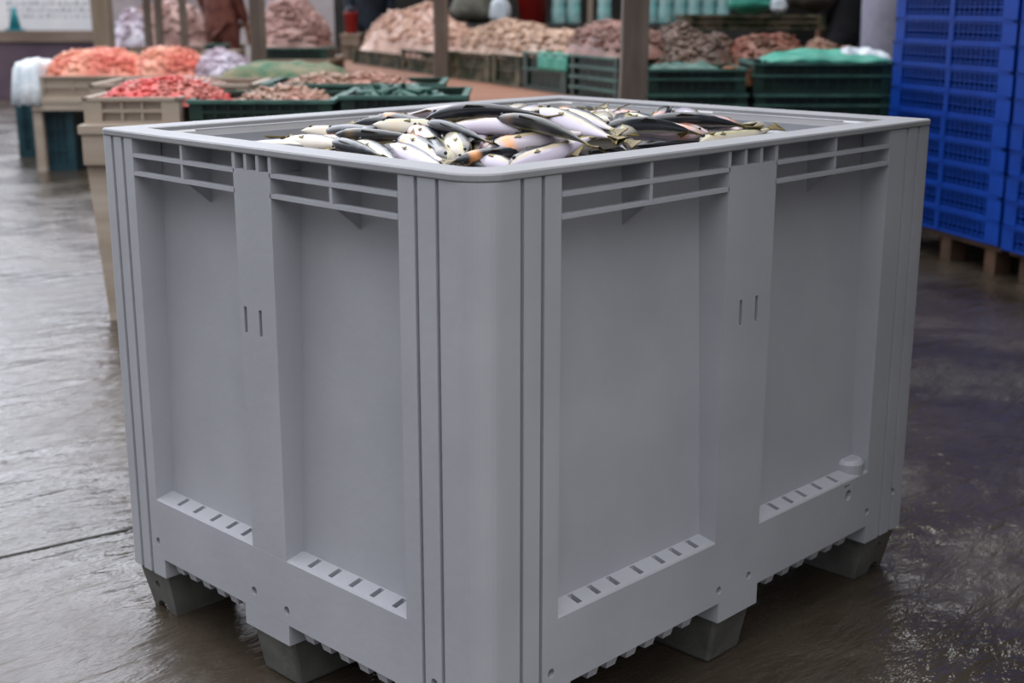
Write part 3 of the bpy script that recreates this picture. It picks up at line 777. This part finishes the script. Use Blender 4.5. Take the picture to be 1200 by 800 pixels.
# ------------------------------------------------------------------ right-hand crates (row D)
table('stall_table', 752, 1044, 6.55, 1.95, .57, M['wood'], 'dark low table under the green crates beside the blue stack', leg=.06)
zD = .57
def st(px0, px1, dep, z, h, m, lab, grp=None, dd=.46, **kw):
    return crate_at(GZ(px0, dep, z), GZ(px1, dep, z), h, dd, M[m], lab, grp, **kw)
st(756, 876, 6.62, zD, .13, 'green', 'lower dark green crate right of the thick post', bars=2, ribs=9, closed=True)
st(757, 875, 6.62, zD+.132, .12, 'green', 'upper dark green crate right of the thick post', bars=2, ribs=9, closed=True)
st(882, 1044, 6.62, zD, .13, 'green', 'lower dark green crate under the crumpled sea-green tarp', bars=2, ribs=11, closed=True)
st(881, 1046, 6.62, zD+.132, .15, 'green', 'upper dark green crate under the crumpled sea-green tarp', bars=2, ribs=11, closed=True)
drape('tarp', 'tarp', GZ(965, 6.86, zD+.295), .30, .20, .03, M['tarp'], 'crumpled sea-green tarp lying over the dark crate by the blue stack', 2, over=.015)
drape('plastic_sheet', 'sheet', GZ(1006, 6.80, zD+.292), .15, .10, .05, M['tarpw'], 'crumpled pale plastic at the right end of the sea-green tarp', 8, over=.015)
heap('fish_heap', 'fish', GZ(862, 6.80, zD+.17), .11, .13, .09, M['h_or'], 'small orange fish at the corner of the crate right of the thick post', 120, .02, 21)
drape('plastic_sheet', 'sheet', GZ(803, 6.86, zD+.235), .18, .17, .03, M['greenlite'], 'dull teal sheet in the crate right of the thick post', 14, over=.01)
heap('fish_heap', 'fish', GZ(806, 7.80, zD+.004), .36, .42, .50, M['h_brown'], 'large brown fish heap right of the thick post', 800, .027, 22)
heap('fish_heap', 'fish', GZ(897, 7.75, zD+.004), .33, .42, .43, M['h_rust'], 'rust-red fish heap behind the sea-green tarp', 700, .027, 23)
heap('fish_heap', 'fish', GZ(972, 7.75, zD+.004), .25, .40, .37, M['h_tan'], 'tan fish heap left of the lavender sack', 500, .027, 24)
st(800, 968, 8.35, .975, .085, 'moss', 'flat dark tray lying across the brown fish heaps', bars=2, ribs=9, closed=True)
bm = bmesh.new()

def blob(name, cat, c, rx, ry, rz_, m, label, seed, squash=.35, tie=False):
    bm = bmesh.new(); bmesh.ops.create_uvsphere(bm, u_segments=28, v_segments=18, radius=1)
    for v in bm.verts:
        n = noise.noise(v.co*1.6+Vector((seed, 0, 0)))*.16+noise.noise(v.co*4+Vector((seed, 3, 0)))*.06
        p = v.co*(1+n); z = p.z
        if z < 0: z *= squash*1.6
        if tie and v.co.z > .8: p.x *= .5; p.y *= .5; z += .25*(v.co.z-.8)/.2
        v.co = Vector((p.x*rx, p.y*ry, z*rz_))
    zmin = min(v.co.z for v in bm.verts)
    for v in bm.verts: v.co.z = max(v.co.z-zmin, 0.0)
    o = link(name, bm, m, smooth=True); o.location = c; o.rotation_euler = (0, 0, RZ)
    return tag(o, label, cat)
blob('sack', 'sack', GZ(950, 8.55, 1.065), .15, .13, .17, M['sackb'], 'dark brown sack on the flat tray behind the sea-green tarp', 4, tie=True)
blob('bundle', 'bundle', GZ(878, 8.55, 1.065), .14, .12, .14, M['tarp'], 'teal green bundle sitting on the flat dark tray', 6, tie=True)
blob('plastic_bag', 'bag', GZ(912, 8.45, 1.065), .05, .05, .07, M['tarpw'], 'small white plastic bag between the teal bundle and brown sack', 7, tie=True)
# ------------------------------------------------------------------ counter behind with bottles, bucket, sacks
t = table('counter', 528, 890, 11.2, .8, .96, M['wallb'], 'dark counter far behind the fish heaps with bottles and a red bucket', leg=.07)
def bucket(px, dep, z, r_, h, m, label):
    t = thing('bucket', label, 'bucket', GZ(px, dep, z), 0)
    bm = bmesh.new(); lathe(bm, [(r_*.84, 0), (r_, h*.94), (r_*1.06, h*.95), (r_*1.06, h), (r_*.96, h), (r_*.8, .02)], 26); link('body', bm, m, t, smooth=True)
    bm = bmesh.new(); prev = None
    for k in range(15):
        a = math.pi*k/14; c = Vector((r_*1.05*math.cos(a), 0, h*.96+r_*.9*math.sin(a)))
        rg = [bm.verts.new(c+Vector((.004*math.cos(b)*math.cos(a), .004*math.sin(b), .004*math.cos(b)*math.sin(a)))) for b in (0, 1.57, 3.14, 4.71)]
        if prev:
            for i in range(4): bm.faces.new((prev[i], prev[(i+1) % 4], rg[(i+1) % 4], rg[i]))
        prev = rg
    link('handle', bm, M['ink'], t)
bucket(624, 11.4, .96, .13, .30, M['red'], 'red bucket standing on the dark counter behind the beige heap')
bm = bmesh.new(); lathe(bm, [(.050, 0), (.058, .02), (.058, .13), (.052, .16), (.058, .19), (.056, .25), (.022, .30), (.020, .33)], 18)
bme = None
for k, px in enumerate((654, 672, 708, 762, 779, 796, 813, 830, 847)):
    t = thing('bottle', ['pale turquoise bottle right beside the red bucket', 'pale turquoise bottle left of the slim pale pole', 'pale turquoise bottle right of the slim pale pole'][k] if k < 3 else
              'pale turquoise bottle in the row right of the thick post', 'bottle', GZ(px, 11.4+.05*(k % 2), .96), 0, 'turquoise bottles on the counter')
    if bme is None:
        b0 = link('body', bm, M['glass'], t, smooth=True)
        b2 = bmesh.new(); lathe(b2, [(.023, .325), (.023, .35)], 14); c0 = link('cap', b2, M['white'], t); bme = (b0, c0)
    else:
        for s in bme:
            c = s.copy(); COL.objects.link(c); c.parent = t
blob('sack', 'sack', GZ(560, 11.6, .96), .23, .18, .22, M['sackg'], 'grey-green sack on the counter right of the thin wooden post', 9, tie=True)
blob('sack', 'sack', GZ(586, 11.32, .96), .085, .07, .15, M['tarpw'], 'small pale bag between the grey-green sack and red bucket', 10, tie=True)
# ------------------------------------------------------------------ sacks and people on the right
blob('sack', 'sack', GZ(1036, 8.9, 0), .21, .2, .86, M['sack'], 'tall lavender-grey sack standing between the black figure and blue stack', 12, squash=.9)

def person(name, loc, rz, m_top, m_leg, label, pose='stand'):
    t = thing(name, label, 'person', loc, rz)
    def skin(nm, verts, edges, m, root=0, lev=2):
        me = bpy.data.meshes.new(nm); me.from_pydata([v[0] for v in verts], edges, [])
        o = bpy.data.objects.new(nm, me); COL.objects.link(o); o.parent = t
        o.modifiers.new('skin', 'SKIN'); s = o.modifiers.new('sub', 'SUBSURF'); s.levels = lev; s.render_levels = lev
        for i, v in enumerate(verts):
            sv = me.skin_vertices[0].data[i]; sv.radius = (v[1], v[1]*(v[2] if len(v) > 2 else 1)); sv.use_root = (i == root)
        me.materials.append(m); o.modifiers['skin'].use_smooth_shade = True
        return o
    # body: one continuous surface, bare head and hands
    V = [((0, 0, .95), .14, .75), ((0, .0, 1.12), .135, .72), ((0, .01, 1.30), .155, .7), ((0, .01, 1.45), .10, .8), ((0, 0, 1.53), .055), ((0, -.015, 1.60), .075), ((0, -.02, 1.70), .088), ((0, -.01, 1.78), .055)]
    E = [(i, i+1) for i in range(7)]
    for s in (-1, 1):
        n = len(V)
        V += [((s*.17, .01, 1.43), .055), ((s*.22, .02, 1.17), .044), ((s*.21, -.10, .95), .036), ((s*.20, -.13, .90), .026), ((s*.20, -.15, .84), .026)]
        E += [(3, n), (n, n+1), (n+1, n+2), (n+2, n+3), (n+3, n+4)]
        for f in range(5):
            dx = (-.024, -.012, 0, .012, .030)[f]; ln = (.055, .07, .075, .068, .045)[f]
            n2 = len(V); V += [((s*.20+s*dx, -.155, .80), .0095), ((s*.20+s*dx, -.165, .80-ln*.5), .0085), ((s*.20+s*dx, -.158, .80-ln), .0075)]
            E += [(n+4, n2), (n2, n2+1), (n2+1, n2+2)]
        n = len(V)
        V += [((s*.09, 0, .88), .095), ((s*.10, -.01, .50), .065), ((s*.10, .02, .12), .045), ((s*.105, 0, .05), .045), ((s*.11, -.15, .035), .035)]
        E += [(0, n), (n, n+1), (n+1, n+2), (n+2, n+3), (n+3, n+4)]
    skin('body', V, E, M['skin'])
    J = [((0, 0, .74), .20, .78), ((0, 0, .95), .20, .80), ((0, 0, 1.12), .185, .80), ((0, .01, 1.30), .19, .76), ((0, .01, 1.44), .125, .8), ((0, 0, 1.50), .065)]
    E = [(0, 1), (1, 2), (2, 3), (3, 4), (4, 5)]
    for s in (-1, 1):
        n = len(J); J += [((s*.17, .01, 1.43), .07), ((s*.22, .02, 1.17), .058), ((s*.21, -.10, .95), .048)]; E += [(4, n), (n, n+1), (n+1, n+2)]
    skin('coat', J, E, m_top)
    J = [((0, 0, .98), .155, .78)]; E = []
    for s in (-1, 1):
        n = len(J); J += [((s*.09, 0, .86), .11), ((s*.10, -.01, .50), .082), ((s*.10, .02, .10), .064)]; E += [(0, n), (n, n+1), (n+1, n+2)]
    skin('trousers', J, E, m_leg)
    bm = bmesh.new(); bmesh.ops.create_uvsphere(bm, u_segments=20, v_segments=12, radius=1)
    for v in bm.verts: v.co = Vector((v.co.x*.098, v.co.y*.11+.012, 1.735+max(v.co.z, -.5)*.10))
    link('hair', bm, M['hair'], t, smooth=True)
    for s in (-1, 1):
        bm = bmesh.new(); bmesh.ops.create_uvsphere(bm, u_segments=14, v_segments=10, radius=1)
        for v in bm.verts: v.co = Vector((s*.11+v.co.x*.055, -.06+v.co.y*.15, .05+max(v.co.z, -.8)*.06))
        link('boot', bm, M['black'], t, smooth=True)
    return t
person('person', GZ(988, 10.8, 0), RZ+math.pi+.4, M['black'], M['black'], 'person in black clothes standing behind the right-hand crates')
person('person', GZ(436, 14.2, 0), RZ+.3, M['navy'], M['navy'], 'person in dark navy clothes standing behind the pale pink heap')
person('person', GZ(266, 13.2, 0), RZ+math.pi-.5, M['maroon'], M['maroon'], 'person in maroon clothes standing behind the orange shrimp')

# ------------------------------------------------------------------ middle distance, upper left
table('stall_table', 150, 262, 13.9, 1.2, .70, M['wood'], 'dim table far back behind the three thin poles')
heap('fish_heap', 'fish', GZ(200, 14.4, .70), .48, .45, .52, M['h_mix'], 'far pinkish fish heap behind the three thin poles', 500, .04, 31)
heap('fish_heap', 'fish', GZ(166, 14.3, .70), .26, .40, .40, M['h_lilac'], 'far lilac fish heap behind the stout pale post', 300, .04, 32)
table('stall_table', 297, 386, 10.2, 1.0, .72, M['wood'], 'dim table between the shrimp table and the pale pink heap')
st(300, 385, 10.25, .72, .085, 'green', 'dark green crate under the pink-grey fish heap in the back', bars=2, ribs=8, closed=True)
st(240, 262, 11.9, .72, .06, 'green', 'small green tray behind the lilac grey heap', bars=1, ribs=4, closed=True, dd=.3)
heap('fish_heap', 'fish', GZ(345, 10.7, .77), .30, .36, .42, M['h_mix'], 'tall pink-grey fish heap between two posts in the back', 700, .038, 33)
bucket(412, 13.4, .84, .07, .2, M['red'], 'small red bucket beside the navy-clothed person')
table('stall_table', 398, 422, 13.15, .5, .84, M['wood'], 'narrow stand holding the small red bucket')
table('stall_table', 232, 270, 11.8, .6, .72, M['wood'], 'narrow stand holding the small green tray')

# ------------------------------------------------------------------ white board, cone and low wall far left
a = GZ(-220, 16.6, 0); b = GZ(175, 16.6, 0); w = (b-a).length; mid = (a+b)/2
bm = bmesh.new(); box(bm, -w/2, w/2, 0, .25, 0, .67); o = structure(link('wall_left', bm, M['mortar'])); o.location = mid; o.rotation_euler = (0, 0, RZ)
bm = bmesh.new(); box(bm, -w/2, w/2, -.03, .30, .67, .80); o = structure(link('trim_1', bm, M['cap'])); o.location = mid; o.rotation_euler = (0, 0, RZ)
t = thing('notice_board', 'white board with faint grey print behind the low purple wall', 'board', GZ(45, 17.2, 0), RZ)
bw = 150/FPX*17
bm = bmesh.new(); box(bm, -bw*.62, bw*.5, 0, .04, .78, 2.3); link('panel', bm, M['white'], t)
bm = bmesh.new()
rd = random.Random(5)
for z, h_ in ((1.02, .05), (.95, .04), (1.10, .05)):
    x = -bw*.18
    while x < bw*.46:
        l = rd.uniform(.015, .05); box(bm, x, x+l, -.004, .0, z, z+h_*rd.uniform(.5, 1)); x += l+rd.uniform(.02, .05)
link('print', bm, M['ink'], t)
for s in (-.6, .48):
    bm = bmesh.new(); box(bm, bw*s-.03, bw*s+.03, .04, .10, 0, 2.3); link('leg', bm, M['wood'], t)
t = thing('traffic_cone', 'small teal cone on the low wall in front of the white board', 'cone', GZ(18, 16.72, .80), RZ)
bm = bmesh.new(); lathe(bm, [(.075, .02), (.018, .28), (.012, .285)], 20); link('cone', bm, M['tealp'], t, smooth=True)
bm = bmesh.new(); box(bm, -.09, .09, -.09, .09, 0, .022); link('base', bm, M['tealp'], t)

# ------------------------------------------------------------------ blue crate stacks
zb = .13
P0 = onz(1034, 252, zb); P1 = onz(1172, 290, zb)
dB = (P1-P0); dB.z = 0; wB = dB.length; dBn = dB.normalized(); aB = math.atan2(dBn.y, dBn.x)
nB = Vector((-dBn.y, dBn.x, 0))
if nB.dot(FH) < 0: nB = -nB
def blue_crate_mesh(w, d, h):
    bm = bmesh.new(); t = .012
    for (a0, a1, b0, b1) in ((-w/2, w/2, 0, t), (-w/2, w/2, d-t, d), (-w/2, -w/2+t, 0, d), (w/2-t, w/2, 0, d)):
        box(bm, a0-.007, a1+.007, b0-.007, b1+.007, h-.009, h)     # rim lip
        box(bm, a0, a1, b0, b1, .0, .016)
        box(bm, a0, a1, b0+.001, b1-.001, h*.48, h*.48+.007)
        box(bm, a0, a1, b0-.003, b1+.003, h*.80, h*.80+.006)
    # solid corner uprights, thin middle one, fine grid between
    for y0, y1 in ((-.004, t), (d-t, d+.004)):
        for x0, x1 in ((-w/2-.004, -w/2+.075), (w/2-.095, w/2+.004), (-.022, .012)):
            box(bm, x0, x1, y0, y1, .003, h-.006)
        n = 20
        for k in range(n):
            x = -w/2+.10+(w-.22)*k/(n-1); box(bm, x-.0035, x+.0035, y0+.005, y1-.002, .003, h-.01)
        for z in (.25, .65): box(bm, -w/2+.07, w/2-.09, y0+.005, y1-.003, h*z, h*z+.005)
    for x0, x1 in ((-w/2-.004, -w/2+t), (w/2-t, w/2+.004)):
        for y0, y1 in ((0, .09), (d-.09, d), (d/2-.02, d/2+.02)): box(bm, x0, x1, y0, y1, .003, h-.006)
        n = 16
        for k in range(n):
            y = .09+(d-.18)*k/(n-1); box(bm, x0+.002, x1-.002, y-.004, y+.004, .004, h-.01)
    # shallow solid web behind the grid, and the bottom
    box(bm, -w/2+.03, w/2-.03, d-.040, d-.035, .0, h-.02)
    box(bm, -w/2+.012, -w/2+.016, .012, d-.012, .0, h-.02); box(bm, w/2-.016, w/2-.012, .012, d-.012, .0, h-.02)
    box(bm, -w/2+.01, w/2-.01, .01, d-.01, 0, .008)
    return bm
hB = .103
ORD = ['lowest', 'second', 'third', 'fourth', 'fifth', 'sixth', 'seventh', 'eighth', 'ninth', 'tenth', 'eleventh', 'twelfth', 'thirteenth', 'topmost']
wC = wB-.03
first = None
for stack, (off, nm) in enumerate(((0, 'tall blue stack right behind the grey box'), (1, 'blue stack cut off by the right edge'))):
    base = P0+dBn*(.01+wC/2+off*(wC+.06))
    for k in range(14):
        if first is None:
            o = link('stacking_crate', blue_crate_mesh(wC, .62, hB), M['blue']); first = o
        else:
            o = first.copy(); COL.objects.link(o)
        rd = random.Random(stack*50+k)
        o.location = base+Vector((0, 0, k*(hB+.001)))+dBn*rd.uniform(-.002, .002)+nB*rd.uniform(-.003, .003)+nB*(.0 if off == 0 else -.02)
        o.rotation_euler = (0, 0, aB+rd.uniform(-.003, .003))
        w_ = 'blue crate, %s%s in the %s' % (ORD[k], '' if k in (0, 13) else ' from bottom', nm)
        tag(o, w_, 'crate', 'blue crates in the %s' % nm)
    t = thing('wooden_pallet', 'low wooden pallet under the %s' % nm, 'pallet', (base.x, base.y, 0), aB)
    bm = bmesh.new()
    for k in range(5): box(bm, -wC/2, wC/2, .02+k*.125, .10+k*.125, .105, .128)
    link('deck_board', bm, M['block'], t)
    for x in (-wC/2+.06, 0, wC/2-.12):
        for y in (.03, .28, .53):
            bm = bmesh.new(); box(bm, x, x+.075, y, y+.08, 0, .105); link('block', bm, M['block'], t)

# ------------------------------------------------------------------ hall shell (back; right side and top added, unseen), open to the left
def wallbox(name, p, q, th, z0, z1, m):
    d = (q-p); d.z = 0; L_ = d.length
    bm = bmesh.new(); box(bm, 0, L_, 0, th, z0, z1)
    o = structure(link(name, bm, m)); o.location = (p.x, p.y, 0); o.rotation_euler = (0, 0, math.atan2(d.y, d.x)); return o
k0 = GZ(395, 15.2, 0); k1 = GZ(1900, 12.5, 0); k2 = GZ(2300, 1.0, 0)
M['far'] = mat('mauve_plaster', (.26, .22, .24), .9, (.42, .38, .40), 1.2)
wallbox('wall_far', GZ(90, 21, 0), GZ(420, 21, 0), .2, 0, 2.4, M['far'])
wallbox('wall_back', k0, k1, .2, 0, 4.2, M['wallb'])
wallbox('wall_right_unseen', k1, k2, .2, 0, 4.2, M['wallb'])  # out of view, added to darken the floor's reflection on the right
ra = GZ(640, 3.6, 0)
bm = bmesh.new()
prism(bm, [(p.x, p.y) for p in (GZ(395, 11.5, 0), GZ(395, 15.4, 0), k1+FH*.3, k2+RT*.4, GZ(1500, 3.2, 0), GZ(1100, 9.6, 0))], 4.2, 4.3)
structure(link('unseen_ceiling', bm, M['roof']))  # out of view, added to keep bright sky out of the right floor's reflection

# ------------------------------------------------------------------ light
w = bpy.data.worlds.new('overcast'); S.world = w; w.use_nodes = True
nt = w.node_tree; bg = nt.nodes['Background']
tc = nt.nodes.new('ShaderNodeTexCoord'); sp = nt.nodes.new('ShaderNodeSeparateXYZ'); nt.links.new(tc.outputs['Generated'], sp.inputs[0])
r = nt.nodes.new('ShaderNodeValToRGB'); nt.links.new(sp.outputs['Z'], r.inputs[0])
e = r.color_ramp.elements; e[0].position = 0; e[0].color = (.05, .052, .056, 1); e[1].position = 1; e[1].color = (1.05, 1.05, 1.07, 1)
x = e.new(.30); x.color = (.13, .133, .14, 1); x = e.new(.7); x.color = (.62, .625, .65, 1)
# the open street side of the market lies to the left: brighter cloud there
vd = nt.nodes.new('ShaderNodeVectorMath'); vd.operation = 'DOT_PRODUCT'; nt.links.new(tc.outputs['Generated'], vd.inputs[0]); vd.inputs[1].default_value = Vector((.25, .93, .28)).normalized()
r2 = nt.nodes.new('ShaderNodeValToRGB'); nt.links.new(vd.outputs['Value'], r2.inputs[0])
e = r2.color_ramp.elements; e[0].position = .50; e[0].color = (0, 0, 0, 1); e[1].position = .96; e[1].color = (.86, .90, 1.02, 1)
ad = nt.nodes.new('ShaderNodeMixRGB'); ad.blend_type = 'ADD'; ad.inputs[0].default_value = 1; nt.links.new(r.outputs[0], ad.inputs[1]); nt.links.new(r2.outputs[0], ad.inputs[2])
vd3 = nt.nodes.new('ShaderNodeVectorMath'); vd3.operation = 'DOT_PRODUCT'; nt.links.new(tc.outputs['Generated'], vd3.inputs[0]); vd3.inputs[1].default_value = Vector((.20, -.62, .72)).normalized()
r3 = nt.nodes.new('ShaderNodeValToRGB'); nt.links.new(vd3.outputs['Value'], r3.inputs[0])
e = r3.color_ramp.elements; e[0].position = .40; e[0].color = (0, 0, 0, 1); e[1].position = 1; e[1].color = (.52, .51, .50, 1)
ad2 = nt.nodes.new('ShaderNodeMixRGB'); ad2.blend_type = 'ADD'; ad2.inputs[0].default_value = 1; nt.links.new(ad.outputs[0], ad2.inputs[1]); nt.links.new(r3.outputs[0], ad2.inputs[2])
nt.links.new(ad2.outputs[0], bg.inputs[0]); bg.inputs[1].default_value = 3.6
def area(name, loc, target, sx, sy, power, col=(1, 1, 1)):
    l = bpy.data.lights.new(name, 'AREA'); l.shape = 'RECTANGLE'; l.size = sx; l.size_y = sy; l.energy = power; l.color = col
    o = bpy.data.objects.new(name, l); COL.objects.link(o); o.location = loc
    o.rotation_euler = (Vector(target)-Vector(loc)).to_track_quat('-Z', 'Y').to_euler(); return o

vs = S.view_settings; vs.view_transform = 'Standard'; vs.look = 'None'; vs.gamma = 1; vs.use_curve_mapping = False; vs.exposure = -.45
